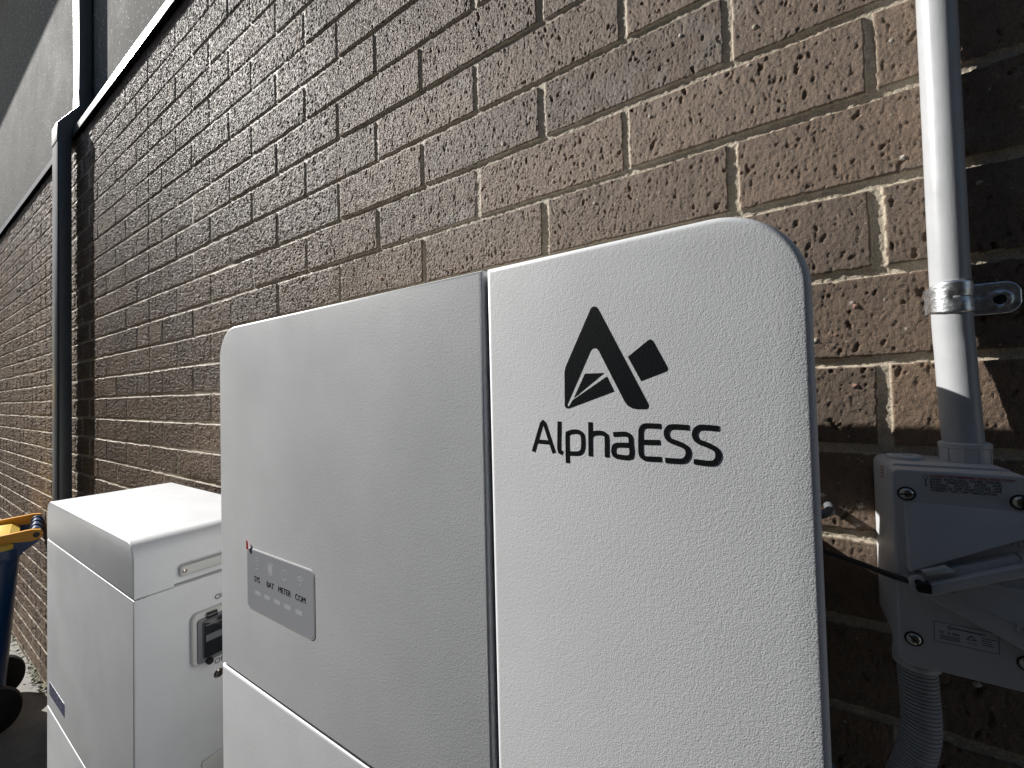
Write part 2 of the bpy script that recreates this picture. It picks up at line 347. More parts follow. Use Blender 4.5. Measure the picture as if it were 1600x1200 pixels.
def patch(xs, zs, fine=False):
    X, Z = np.meshgrid(xs, zs, indexing='ij'); d, col, bm_, s = brick_field(X, Z, fine is True)
    W_n = RNG.normal(0, 1, X.shape).clip(-2.2, 2.2)
    amp = {False: .0004, 'mid': .0006, 'far': .0009}.get(fine, .00007 + .00034 * np.clip(-X / .78, 0, 1))
    d = d + amp * (W_n + .6 * np.abs(W_n)) * np.where(bm_ > 0, 1, .35)
    if fine in ('mid', 'far'):
        if fine == 'mid': d = d + .0034 * np.clip(vnoise(X, Z, .0050, .0085, off=41) - .5, 0, .4) * (bm_ > 0) * (s > .001)
        wx, wz, aa = (.012, .0048, .0007) if fine == 'mid' else (.040, .0075, .0011)
        d = d + aa * np.clip((-X - .5) / 1.2, 0, 1) * (vnoise(X, Z, wx, wz, off=31) + .6 * RNG.normal(0, 1, X.shape)) * np.where(bm_ > 0, 1, .2)
    if fine is True:
        nx, nz = X.shape; dx = xs[1] - xs[0]; dz = zs[1] - zs[0]; area = (xs[-1] - xs[0]) * (zs[-1] - zs[0])
        for _ in range(int(area * 12000)):                      # pits, taller than wide
            cx = RNG.uniform(xs[0], xs[-1]); cz = RNG.uniform(zs[0], zs[-1]); big = RNG.random() ** 7
            a = .00042 + .00042 * RNG.random() + .0014 * big; b = a * RNG.uniform(1, 3.2); dep = a * RNG.uniform(.5, 1.15)
            th = RNG.normal(0, .35); R_ = b + .001
            i0 = max(0, int((cx - R_ - xs[0]) / dx)); i1 = min(nx, int((cx + R_ - xs[0]) / dx) + 2); j0 = max(0, int((cz - R_ - zs[0]) / dz)); j1 = min(nz, int((cz + R_ - zs[0]) / dz) + 2)
            if i1 <= i0 or j1 <= j0: continue
            lx = X[i0:i1, j0:j1] - cx; lz = Z[i0:i1, j0:j1] - cz; ct, st = math.cos(th), math.sin(th)
            q = ((lx * ct + lz * st) / a) ** 2 + ((-lx * st + lz * ct) / b) ** 2
            q = q + .9 * vnoise(lx + cx, lz + cz, .0016, off=20)
            m = np.clip(1.25 - q, 0, 1); mk = bm_[i0:i1, j0:j1] * (s[i0:i1, j0:j1] > .001)
            d[i0:i1, j0:j1] += dep * m * mk
        for _ in range(int(area * 330)):                       # pebbles set in the brick
            cx = RNG.uniform(xs[0], xs[-1]); cz = RNG.uniform(zs[0], zs[-1]); a = .0009 + .0022 * RNG.random() ** 3; b = a * RNG.uniform(.7, 1.3); R_ = .005
            i0 = max(0, int((cx - R_ - xs[0]) / dx)); i1 = min(nx, int((cx + R_ - xs[0]) / dx) + 2); j0 = max(0, int((cz - R_ - zs[0]) / dz)); j1 = min(nz, int((cz + R_ - zs[0]) / dz) + 2)
            if i1 <= i0 or j1 <= j0: continue
            q = ((X[i0:i1, j0:j1] - cx) / a) ** 2 + ((Z[i0:i1, j0:j1] - cz) / b) ** 2
            if s[(i0 + i1) // 2 - 1 if i1 - i0 > 1 else i0, (j0 + j1) // 2 - 1 if j1 - j0 > 1 else j0] < .004: continue
            m = np.sqrt(np.clip(1 - q, 0, 1)); d[i0:i1, j0:j1] -= a * .55 * m
            pc = [(.62, .56, .48), (.60, .54, .50), (.46, .24, .18), (.52, .46, .36)][RNG.integers(0, 4)]
            c = col[i0:i1, j0:j1]; c[q < 1.05] = pc
            bm_[i0:i1, j0:j1][q < 1.2] = 0
    bm_ = bm_ * (.45 if fine is True else 1.0)
    co = np.stack([X, d, Z], -1).reshape(-1, 3); nx, nz = X.shape
    idx = np.arange(nx * nz).reshape(nx, nz)
    f = np.stack([idx[:-1, :-1], idx[1:, :-1], idx[1:, 1:], idx[:-1, 1:]], -1).reshape(-1, 4)
    return co, f, col.reshape(-1, 3), bm_.reshape(-1)
OX_F = [-.0102, -.0088, -.007, -.005, -.003, -.0012, .0004] + [.0025 + .0053 * i for i in range(20)]
OZ_F = [-.0002, .0012, .003, .005, .007, .0088, .0104] + [.0135 + .0045 * i for i in range(16)]
OX_C = [-.0104, -.0085, -.005, -.0015, .0004, .012, .035, .06, .085]
OZ_C = [-.0004, .0015, .005, .0085, .0104, .022, .043, .064]
GX = np.arange(-.78, .40001, .00115); GZs = np.arange(-.42, .98001, .00118)
MXg = np.arange(-2.5, GX[0], .0026); MXg[-1] = GX[0]; MZg = np.arange(-.72, WT, .0020); MZg[-1] = WT
gx0, gx1, gz0, gz1 = GX[0], GX[-1], GZs[0], GZs[-1]
parts = [patch(GX, GZs, True),
         patch(MXg, MZg, 'mid'),
         patch(lines(-2.5, gx0, BX0, PX, OX_C), lines(GZ - .02, MZg[0], BZ0, PZ, OZ_C)),
         patch(lines(gx0, gx1, BX0, PX, OX_F), lines(gz1, WT, BZ0, PZ, OZ_F)),
         patch(lines(gx0, gx1, BX0, PX, OX_F), lines(GZ - .02, gz0, BZ0, PZ, OZ_C)),
         patch(lines(gx1, 2.6, BX0, PX, OX_F), lines(GZ - .02, WT, BZ0, PZ, OZ_C)),
         patch(lines(-11, -2.5, BX0, PX, OX_C), lines(GZ - .02, WT, BZ0, PZ, OZ_F), 'far')]
def build_wall(parent):
    off = 0; C_, F_, K_, B_ = [], [], [], []
    for co, f, col, b in parts:
        C_.append(co); F_.append(f + off); K_.append(col); B_.append(b); off += len(co)
    co = np.concatenate(C_).astype(np.float32); f = np.concatenate(F_).astype(np.int32); col = np.concatenate(K_); b = np.concatenate(B_)
    nv = len(co)
    # solid leaf behind the skin (closes ends, top and seams)
    x0, x1, z0, z1 = -11, 2.6, GZ - .02, WT
    bx = np.array([(x, y, z) for x in (x0, x1) for y in (.0062, .11) for z in (z0, z1)], np.float32)
    bf = np.array([(0, 4, 5, 1), (2, 3, 7, 6), (0, 1, 3, 2), (4, 6, 7, 5), (0, 2, 6, 4), (1, 5, 7, 3)], np.int32) + nv
    co = np.concatenate([co, bx]); f = np.concatenate([f, bf]); col = np.concatenate([col, np.tile([[.25, .2, .15]], (8, 1))]); b = np.concatenate([b, np.zeros(8)])
    me = bpy.data.meshes.new('brick_wall'); me.vertices.add(len(co)); me.vertices.foreach_set('co', co.ravel())
    me.loops.add(f.size); me.loops.foreach_set('vertex_index', f.ravel()); me.polygons.add(len(f))
    me.polygons.foreach_set('loop_start', np.arange(0, f.size, 4, dtype=np.int32)); me.update(calc_edges=True)
    me.polygons.foreach_set('use_smooth', np.array([True] * (len(f) - 6) + [False] * 6))
    a = me.attributes.new('Col', 'FLOAT_COLOR', 'POINT'); a.data.foreach_set('color', np.concatenate([col, np.ones((len(col), 1))], 1).astype(np.float32).ravel())
    a = me.attributes.new('Pit', 'FLOAT', 'POINT'); a.data.foreach_set('value', b.astype(np.float32))
    return link('brick_wall', me, 'brick', parent)
bld = root('building', 'dark brown brick house wall with grey speckled render above a steel flashing', 'building')
wall = build_wall(bld); wall['label'] = 'dark brown pitted brick wall with cream mortar joints'
bm = bmesh.new(); box(bm, CJ - .0046, CJ + .0046, .0022, .006, GZ, WT - .002); fin('control_joint', bm, 'sealant', wall, 0)
bm = bmesh.new(); box(bm, -11, 2.6, .057, .20, WT - .05, 5.0); fin('rendered_wall', bm, 'render', bld, 0)
# flashing cap over the brick leaf: sloped top, front lip, short soffit
bm = bmesh.new(); prism(bm, [(-.0165, 1.262), (-.0145, 1.262), (-.0145, 1.2945), (.056, 1.318), (.056, 1.3205), (-.0165, 1.296)], -11, 2.6, ax='x')
fin('flashing', bm, 'steel_dark', bld, 20)
bm = bmesh.new(); box(bm, -11, 2.6, -.42, .057, 3.71, 3.90, .004); fin('eave', bm, 'soffit', bld, 30)

# ------------------------------------------------------------------ downpipe
dp = root('downpipe', 'charcoal rectangular steel downpipe stepping over the flashing on the brick wall', 'downpipe')
def rectpipe(name, path, wx, dy, parent, cr=.006):
    """rect section (wx along X, dy across) swept in the YZ plane"""
    bm = bmesh.new(); rings = []; n = len(path)
    for i, (y, z) in enumerate(path):
        a = Vector(path[max(i - 1, 0)]); b = Vector(path[i]); c = Vector(path[min(i + 1, n - 1)])
        t1 = (b - a).normalized() if i else (c - b).normalized(); t2 = (c - b).normalized() if i < n - 1 else t1
        t = (t1 + t2).normalized(); k = 1 / max(.5, t.dot(t1)); nn = Vector((t.y, -t.x)) * k
        rings.append([bm.verts.new((XP + u, y + nn.x * v, z + nn.y * v)) for u, v in rrect(-wx / 2, wx / 2, -dy / 2, dy / 2, cr, 3)])
    for a, b in zip(rings, rings[1:]):
        m = len(a)
        for k in range(m): bm.faces.new((a[k], a[(k + 1) % m], b[(k + 1) % m], b[k]))
    bm.faces.new(rings[-1]); bm.faces.new(list(reversed(rings[0])))
    return fin(name, bm, 'steel_dark', parent, 40)
XP = -2.795
rectpipe('lower_pipe', [(-.041, GZ + .02), (-.041, 1.235)], .108, .046, dp)
rectpipe('offset_bend', [(-.041, 1.222), (-.041, 1.297), (.029, 1.415), (.029, 1.50)], .112, .050, dp)
rectpipe('upper_pipe', [(.029, 1.49), (.029, 3.705)], .108, .046, dp)
for z in (-.9, .95):
    bm = bmesh.new(); box(bm, XP - .075, XP + .075, -.0665, -.0655, z, z + .03); box(bm, XP - .0565, XP - .055, -.0655, -.001, z, z + .03); box(bm, XP + .055, XP + .0565, -.0655, -.001, z, z + .03)
    if z < 0: fin('strap', bm, 'steel_dark', dp, 0)
    else: bm.free()

# ------------------------------------------------------------------ main cabinet
YF, YB = -.284, -.045; XL, XR, ZT, ZB, XS = -.592, .0185, .0905, -1.44, -.1727
cab = root('battery_cabinet', 'tall white wall-mounted battery cabinet with black emblem and lettering on its right panel', 'battery cabinet')
bm = bmesh.new(); prism(bm, rrect(XL + .003, XR - .0035, ZB, ZT - .0025, (.004, .004, .040, .040)), -.262, YB, ax='y', seg=1)
bd = fin('body', bm, 'coat', cab)
# made-up recess and rail at the back, shaped to let sun shafts through
bm = bmesh.new(); box(bm, -.37, -.20, -.094, -.067, -.06, .2); boolean(bd, fin('c', bm, 'body', None, 0))
bm = bmesh.new(); box(bm, -.40, -.03, -.0941, -.03, -.06, .066); boolean(bd, fin('c', bm, 'body', None, 0))
def panel(name, x0, x1, z0, z1, r, parent, y0=YF, bev=.0032, y1=-.2605):
    bm = bmesh.new(); prism(bm, rrect(x0, x1, z0, z1, r, 14), y0, y1, bev, 5); return fin(name, bm, 'coat', parent, 50)
panel('upper_left_panel', XL, XS - .0019, -.3275, ZT, (0, 0, 0, .040), cab)
rp = panel('right_panel', XS + .0016, XR, ZB, ZT, (0, .006, .043, 0), cab, bev=.0040)
rp['label'] = 'narrow white textured right panel carrying the black emblem'
panel('lower_left_panel', XL, XS - .0019, -.745, -.3300, 0, cab, bev=.0036)
panel('base_panel', XL, XS - .0019, ZB, -.7475, 0, cab)
for x in (XL + .08, XR - .08):
    bm = bmesh.new(); box(bm, x - .03, x + .03, -.25, -.08, GZ, ZB, .003, 2); fin('foot', bm, 'body', cab)
# emblem and lettering
LG = {
'A': [(-135.21, -39.47), (-128.47, -20.75), (-127.36, -19.68), (-126.2, -20.71), (-119.86, -39.45)],
'Ab': [(-131.95, -32.5), (-122.44, -32.83)],
'l': [(-115.46, -19.06), (-116.22, -36.67), (-115.6, -38.59), (-113.7, -39.3)],
'p': [(-110.41, -45.19), (-110.12, -28.23), (-109.29, -26.47), (-107.27, -25.5), (-103.45, -25.18), (-100.58, -26.39), (-99.59, -28.85), (-99.66, -34.32), (-100.49, -37.14), (-102.79, -38.77), (-108.9, -39.1)],
'h': [(-94.45, -19.11), (-94.89, -39.98)],
'h2': [(-94.51, -27.67), (-92.91, -26.15), (-90.83, -25.59), (-87.27, -25.58), (-85.0, -26.66), (-84.26, -28.75), (-84.51, -39.91)],
'a': [(-80.14, -26.12), (-73.56, -25.62), (-70.94, -26.37), (-69.87, -28.01), (-69.78, -30.99), (-70.02, -38.82), (-77.82, -39.12), (-79.73, -38.28), (-80.36, -36.42), (-80.2, -34.5), (-79.27, -32.94), (-77.12, -32.26), (-70.8, -32.1)],
'E': [(-52.75, -20.64), (-60.04, -20.44), (-62.49, -21.13), (-63.73, -23.18), (-64.0, -26.13), (-64.29, -35.34), (-63.74, -37.88), (-62.15, -39.15), (-59.74, -39.36), (-52.99, -39.19)],
'Eb': [(-63.67, -29.98), (-53.55, -29.72)],
'S': [(-38.15, -21.0), (-45.77, -20.66), (-48.32, -21.34), (-49.74, -23.42), (-49.66, -26.09), (-48.12, -28.25), (-44.39, -29.68), (-40.74, -31.25), (-39.02, -33.25), (-38.95, -36.1), (-40.41, -38.53), (-43.05, -39.49), (-50.85, -39.49)],
'T': [(-23.6, -21.15), (-31.24, -20.67), (-33.85, -21.5), (-35.19, -23.6), (-35.11, -26.17), (-33.6, -28.25), (-29.97, -29.71), (-26.2, -31.55), (-24.45, -33.55), (-24.32, -36.3), (-25.68, -38.73), (-28.37, -39.67), (-36.16, -39.2)]}
bm = bmesh.new(); lay = 0
for k, pts in LG.items():
    pts = [(a / 1000, b / 1000) for a, b in pts]
    if len(pts) > 5: pts = [tuple(p) for p in smooth_path(pts, 3)]
    ribbon(bm, pts, .00265 if k not in ('A', 'Ab') else .0026, YF - .00012 - .000012 * lay, .0003); lay += 1
fin('lettering', bm, 'ink', cab, 0)
EM = [[(-92.1, 50.63), (-91.03, 51.68), (-89.67, 51.99), (-88.25, 51.41), (-87.27, 50.09), (-59.28, -7.93), (-58.97, -9.21), (-59.45, -10.48), (-60.55, -11.03), (-65.63, -11.03), (-68.39, -10.56), (-70.97, -9.06), (-72.78, -6.51), (-87.65, 24.46), (-88.73, 25.82), (-90.36, 26.44), (-91.92, 26.07), (-93.1, 24.78), (-109.38, -7.57), (-109.63, -8.69), (-109.1, -9.5), (-108.2, -9.0), (-105.78, -5.37), (-83.01, 8.54), (-78.85, -0.44), (-108.81, -10.62), (-110.36, -10.42), (-111.32, -9.19), (-110.89, 12.6), (-110.12, 15.63)],
      [(-104.75, -3.77), (-97.0, 10.93), (-84.94, 10.75)],
      [(-69.98, 19.53), (-58.05, 28.23), (-56.97, 28.68), (-55.92, 28.22), (-55.25, 27.25), (-48.18, 12.4), (-47.96, 11.14), (-48.76, 10.11), (-62.84, 5.18)]]
bm = bmesh.new()
for pl in EM:
    f = bm.faces.new([bm.verts.new((a / 1000, YF - .00012, b / 1000)) for a, b in pl])
    e = bmesh.ops.extrude_face_region(bm, geom=[f]); bmesh.ops.translate(bm, verts=[v for v in e['geom'] if isinstance(v, bmesh.types.BMVert)], vec=(0, .0003, 0))
bmesh.ops.triangulate(bm, faces=[f for f in bm.faces if len(f.verts) > 4])
fin('emblem', bm, 'ink', cab, 0)
# status display
def display(parent, x0, x1, z0, z1, m):
    bm = bmesh.new(); prism(bm, rrect(x0 - .0012, x1 + .0012, z0 - .0012, z1 + .0012, .0066, 6), YF - .0003, YF + .001); fr = fin('display_edge', bm, 'film_edge', parent, 0)
    bm = bmesh.new(); prism(bm, rrect(x0, x1, z0, z1, .006, 6), YF - .00045, YF + .001); return fin('status_display', bm, m, parent, 30)
d1 = display(cab, -.5235, -.3905, -.2405, -.1735, 'film'); yd = YF - .0005
tx = [text('t', s, .0088, (x, yd, -.2056), FRONT, 'label_ink', None, sx=.95) for s, x in (('SYS', -.5012), ('BAT', -.4730), ('METER', -.4442), ('COM', -.4141))]
o = joinmesh('lettering', tx, 'label_ink', d1)
bm = bmesh.new()
for x in (-.4996, -.4795, -.4588, -.4381, -.4170): prism(bm, rrect(x - .0062, x + .0062, -.2228, -.2183, .0008, 3), yd, yd + .0005)
fin('indicator_bars', bm, 'film_icon', d1, 0)
bm = bmesh.new(); W_ = .0011
def ring(cx, cz, r, a0, a1, w=W_): ribbon(bm, [(cx + r * math.cos(R(a0 + (a1 - a0) * i / 16)), cz + r * math.sin(R(a0 + (a1 - a0) * i / 16))) for i in range(17)], w, yd, .0004)
def rr(cx, cz, w, h, r): 
    p = rrect(cx - w / 2, cx + w / 2, cz - h / 2, cz + h / 2, r, 4); ribbon(bm, p + p[:2], W_ * .8, yd, .0004)
rr(-.5015, -.1875, .008, .0125, .002); ribbon(bm, [(-.503, -.185), (-.500, -.185)], .001, yd, .0004); ribbon(bm, [(-.503, -.1895), (-.500, -.1895)], .001, yd, .0004)
rr(-.4722, -.188, .0128, .0118, .002); prism(bm, rrect(-.4770, -.4680, -.1922, -.1838, .0008, 3), yd, yd + .0004)
ring(-.4438, -.1883, .0055, 0, 360); ribbon(bm, [(-.4438, -.1885), (-.4438, -.185)], .001, yd, .0004)
ring(-.4139, -.1915, .0078, 40, 140, .0013); ring(-.4139, -.1915, .0048, 40, 140, .0013); prism(bm, rrect(-.4152, -.4126, -.1928, -.1902, .0012, 4), yd, yd + .0004)
fin('icons', bm, 'film_icon', d1, 0)
bm = bmesh.new(); prism(bm, [(-.5222, -.1742), (-.5185, -.1742), (-.5195, -.1655), (-.5222, -.1640)], YF - .0020, YF - .0014); fin('film_tab', bm, 'red', d1, 0)
# wall brackets behind the cabinet
for x0, x1 in ((-.57, -.36), (-.16, -.0)):
    bm = bmesh.new(); box(bm, x0, x1, -.046, -.002, -.18, -.13, .001, 1); fin('wall_bracket', bm, 'body', cab)

# ------------------------------------------------------------------ second cabinet
c2 = root('battery_cabinet', 'low white battery cabinet in the background with a breaker window on its side', 'battery cabinet')
A0, A1, AT = -1.532, -.912, -.2385
def lidpoly(x0, x1, z0, z1): return rrect(x0, x1, z0, z1, (0, 0, .034, .034), 12)
bm = bmesh.new(); prism(bm, lidpoly(A0, A1, -.3315, AT), YF, -.045, .0022, 4); lid = fin('lid', bm, 'coat', c2, 40)
bm = bmesh.new(); prism(bm, rrect(-.2290, -.062, -.36, -.2935, (.001, .001, .008, .014), 6), A1 - .012, A1 + .02, ax='x'); cut = fin('c', bm, 'coat', None, 0)
boolean(lid, cut)
bm = bmesh.new(); box(bm, A1 - .010, A1 - .001, -.219, -.072, -.3190, -.3005, .003, 3); h = fin('handle', bm, 'plastic_white', lid)
bm = bmesh.new(); tube_fixed(bm, (A1 - .0015, -.2125, -.3095), (1, 0, 0), [(0, .0035), (.001, .0035), (.0018, .0022)]); fin('screw', bm, 'screw', h)
bm = bmesh.new(); box(bm, A0 + .0035, A1 - .0012, -.262, -.045, ZB, -.3335, .001, 1); body2 = fin('body', bm, 'coat', c2)
panel('front_panel', A0, A1 - .0002, -.7395, -.3338, 0, c2, bev=.0026)
panel('lower_panel', A0, A1 - .0002, ZB, -.7418, 0, c2, bev=.0026)
bm = bmesh.new(); box(bm, A1 - .0012, A1 + .0045, -.19, -.06, -.705, -.668, .003, 2); fin('handle', bm, 'plastic_white', body2)
for x in (A0 + .08, A1 - .08):
    bm = bmesh.new(); box(bm, x - .03, x + .03, -.25, -.08, GZ, ZB, .003, 2); fin('foot', bm, 'body', c2)
d2 = display(c2, -1.505, -1.362, -.7035, -.6745, 'film_dark')
bm = bmesh.new()
for x in (-1.485, -1.455, -1.425, -1.395):
    p = rrect(x - .005, x + .005, -.695, -.683, .004, 4); ribbon(bm, p + p[:2], .001, YF - .0005, .0004)
fin('icons', bm, 'film_icon', d2, 0)
# breaker cover on the side
bk = bm = bmesh.new(); prism(bm, rrect(-.2060, -.074, -.4885, -.3925, .012, 6), A1 + .009, A1 - .002, .004, 3, ax='x'); bk = fin('breaker_cover', bm, 'plastic_white', c2)
bm = bmesh.new(); prism(bm, rrect(-.1985, -.080, -.4845, -.4035, .006, 4), A1 + .0125, A1 + .008, .002, 2, ax='x'); fin('window_frame', bm, 'breaker', bk)
bm = bmesh.new(); prism(bm, rrect(-.1910, -.084, -.4765, -.4080, .004, 4), A1 + .0145, A1 + .012, .001, 2, ax='x'); wd = fin('window', bm, 'smoke', bk)
bm = bmesh.new()
for y in (-.186, -.150, -.114): box(bm, A1 + .0144, A1 + .0149, y, y + .030, -.4185, -.4165)
for y, z, w, h_ in ((-.186, -.447, .026, .012), (-.156, -.443, .005, .008), (-.147, -.443, .005, .008), (-.138, -.443, .005, .008), (-.128, -.447, .04, .012)): box(bm, A1 + .0144, A1 + .0149, y, y + w, z, z + h_)
fin('breaker_switches', bm, 'breaker', bk, 0)
for y in (-.184, -.112):
    bm = bmesh.new(); tube(bm, [(A1 + .013, y, -.4005), (A1 + .013, y + .016, -.4005)], .0055, 14); fin('hinge', bm, 'smoke', bk)
bm = bmesh.new(); tube_fixed(bm, (A1 + .010, -.181, -.4835), (1, 0, 0), [(0, .006), (.008, .006), (.010, .0048)], 20); fin('knob', bm, 'black', bk)
text('lettering', 'ON', .0135, (A1 + .0004, -.1665, -.3780), SIDE, 'label_ink', c2, 'LEFT'); text('lettering', 'OFF', .0135, (A1 + .0004, -.1680, -.4990), SIDE, 'label_ink', c2, 'LEFT')
bm = bmesh.new(); tube_fixed(bm, (A1 - .001, -.1600, -.5235), (1, 0, 0), [(0, .0085), (.001, .0085), (.0035, .006), (.004, 0)], 24); fin('bolt', bm, 'screw', c2)

# ------------------------------------------------------------------ conduit, saddle, isolator
cd = root('conduit', 'straight round grey conduit running down the brick wall into the isolator box', 'conduit')
CX = .1355
cpts = [(CX - .0005, -.0165, .9), (CX, -.0168, .35), (CX, -.0172, .08), (CX + .0005, -.0195, .02), (CX + .001, -.023, -.036), (CX + .0015, -.0255, -.060)]
bm = bmesh.new(); tube(bm, [tuple(p) for p in smooth_path(cpts, 6)], .0127, 48); fin('pipe', bm, 'pvc', cd, 60)
bm = bmesh.new(); tube_fixed(bm, (CX + .0015, -.0262, -.0672), (0, 0, 1), [(0, .0152), (.0115, .0152), (.0122, .0158), (.0155, .0158), (.0162, .0150), (.0163, .0128)], 44)
for k in range(10):
    a = 2 * math.pi * k / 10; tube(bm, [(CX + .0015 + .0152 * math.cos(a), -.0262 + .0152 * math.sin(a), -.0670), (CX + .0015 + .0152 * math.cos(a), -.0262 + .0152 * math.sin(a), -.0555)], .0007, 6)
fin('coupling', bm, 'box', cd, 35)
# saddle
sd_ = root('pipe_saddle', 'zinc plated half saddle clamp holding the grey conduit to the brick', 'pipe clamp')
SZ0, SZ1 = .0588, .0862; cy = -.0172; rs = .0131
prof = [(CX - rs, -.004)] + [(CX - rs * math.cos(R(a)), cy - rs * math.sin(R(a))) for a in range(0, 171, 6)] + [(CX + rs + .0008, -.006), (CX + rs + .0022, -.0030), (CX + rs + .005, -.0022)]
bm = bmesh.new(); nz = 13; grid = []
for j in range(nz):
    z = SZ0 + (SZ1 - SZ0) * j / (nz - 1); row = []
    for i, (x, y) in enumerate(prof):
        a = -999
        t = Vector(prof[min(i + 1, len(prof) - 1)]) - Vector(prof[max(i - 1, 0)]); nn = Vector((t.y, -t.x)).normalized()
        cz_ = (SZ0 + SZ1) / 2; emb = .0011 * max(0, 1 - abs(z - cz_) / .0038) * (1 if 14 <= i <= 33 else 0)
        zz = z
        if i < 10: zz = cz_ + (z - cz_) * (.80 + .02 * i)
        row.append((x + nn.x * (-emb), y + nn.y * (-emb), zz))
    grid.append([bm.verts.new(p) for p in row])
for a, b in zip(grid, grid[1:]):
    for i in range(len(prof) - 1): bm.faces.new((a[i], a[i + 1], b[i + 1], b[i]))
so_ = fin('strap', bm, 'zinc', sd_, 50); md = so_.modifiers.new('s', 'SOLIDIFY'); md.thickness = .0011; md.offset = 0
# flange: plate with dimple round the screw
FX0, FX1 = CX + rs + .004, .1815; bm = bmesh.new(); ncx, ncz = 26, 18; gr = []
scx, scz = .1690, .0700
for i in range(ncx):
    x = FX0 + (FX1 - FX0) * i / (ncx - 1); hw = (SZ1 - SZ0) / 2 * 1.0
    e = (x - (FX1 - .0095)) / .0095
    if e > 0: hw *= math.sqrt(max(.05, 1 - .86 * e * e)); 
    row = []
    for j in range(ncz):
        z = .0715 + hw * (2 * j / (ncz - 1) - 1); r_ = math.hypot(x - scx, z - scz)
        dimp = .0014 * math.exp(-((r_ - .0058) / .0016) ** 2) - .0008 * math.exp(-(r_ / .004) ** 2)
        rib = .0010 * math.exp(-((z - scz) / .0030) ** 2) * max(0, min(1, (scx - .006 - x) / .004))
        row.append(bm.verts.new((x, -.0022 - dimp - rib, z)))
    gr.append(row)
for a, b in zip(gr, gr[1:]):
    for j in range(ncz - 1): bm.faces.new((a[j], a[j + 1], b[j + 1], b[j]))
fl = fin('flange', bm, 'zinc', sd_, 50); md = fl.modifiers.new('s', 'SOLIDIFY'); md.thickness = .0012; md.offset = 0
bm = bmesh.new(); tube_fixed(bm, (scx, -.0022, scz), (0, -1, 0), [(0, .0040), (.0012, .0040), (.0022, .0030), (.0024, .0008)], 22); scw = fin('screw', bm, 'black', sd_)
bm = bmesh.new(); box(bm, scx - .0022, scx + .0022, -.0049, -.0044, scz - .0004, scz + .0004); box(bm, scx - .0004, scx + .0004, -.0050, -.0045, scz - .0022, scz + .0022); fin('screw_slot', bm, 'dark_gap', scw, 0)

iso = root('isolator_switch', 'grey weatherproof isolator switch box shaded beside the tall white cabinet', 'switch')
IX0, IX1, IZ0, IZ1 = .0805, .1555, -.2235, -.0675
bm = bmesh.new(); prism(bm, rrect(IX0 + .0012, IX1 - .0012, IZ0 + .006, IZ1 + .0006, .007, 6), -.0600, -.002, .001, 2); fin('base', bm, 'box', iso)
bm = bmesh.new(); prism(bm, rrect(IX0, IX1, IZ0, IZ1 - .0012, .005, 6), -.0790, -.0615, .0016, 3); fin('cover', bm, 'box', iso)
# raised upper plateau and lower wedge with the slanted lever channel between
Y0 = -.0790
bm = bmesh.new(); prism(bm, [(IX0 + .0065, -.1462), (IX1, -.1062), (IX1, -.0945), (IX0 + .0065, -.0945)], Y0 - .0008, Y0 + .002, .0006, 3)
for v in bm.verts:
    if v.co.y < Y0 + .0005: v.co.y -= .0095 * max(0, (-.0945 - v.co.z) / (.0517 - .0400 * (v.co.x - IX0 - .0065) / (IX1 - IX0 - .0065)))
fin('upper_guard', bm, 'box', iso)
bm = bmesh.new(); prism(bm, [(.0895, -.1625), (.1555, -.1965), (.1555, -.1500), (.1130, -.1475), (.0980, -.1490)], Y0 - .0042, Y0 + .002, .0016, 3); lw = fin('rotary_plate', bm, 'box', iso)
bm = bmesh.new(); ribbon(bm, [(.1090, -.1575), (.1555, -.1795)], .0012, Y0 - .0050, .001); ring_pts = [(.1045 + .0085 * math.cos(R(a)), -.1530 + .0085 * math.sin(R(a))) for a in range(195, 345, 10)]
ribbon(bm, ring_pts, .0014, Y0 - .0050, .001); fin('raised_rim', bm, 'box', lw, 0)
# lever: U shaped bar
lv = bm = bmesh.new()
def slant(u, v): # along the lever, origin at its left end
    a = R(26.0); return (.0865 + u * math.cos(a) - v * math.sin(a), -.1580 + u * math.sin(a) + v * math.cos(a))
prism(bm, [slant(0, .002), slant(.005, -.0075), slant(.0705, -.0058), slant(.072, .0035), slant(.068, .0050), slant(.0665, .0008), slant(.008, .0006), slant(.0065, .0040), slant(.002, .0070)], Y0 - .0145, Y0 + .001, .0014, 3); lv = fin('lever', bm, 'box', iso)
bm = bmesh.new(); prism(bm, [slant(.008, .0005), slant(.067, .0008), slant(.0665, .0052), slant(.0300, .0062), slant(.008, .0070)], Y0 - .0085, Y0 + .001, .0008, 2); fin('lever_web', bm, 'box', lv)
bm = bmesh.new(); prism(bm, [slant(.013, .0058), slant(.030, .0045), slant(.027, .0098), slant(.012, .0105)], Y0 - .0135, Y0 + .001, .0015, 3); fin('lock_tab', bm, 'plastic_white', lv)
bm = bmesh.new(); tube_fixed(bm, (.0900, Y0 - .012, -.1512), (0, -1, 0), [(0, .0042), (.004, .0042), (.0042, .0022), (.001, .0020)], 20); fin('lock_eye', bm, 'box', lv)
text('lettering', 'OFF', .0095, (.1490, Y0 - .0002, -.1245), (R(90), R(-14), 0), 'box', iso, ext=.0006).location = (.1470, Y0 - .0004, -.1168)
text('lettering', 'ON', .0100, (.1500, Y0 - .0046, -.1790), (R(90), R(20), 0), 'box', iso, ext=.0006)
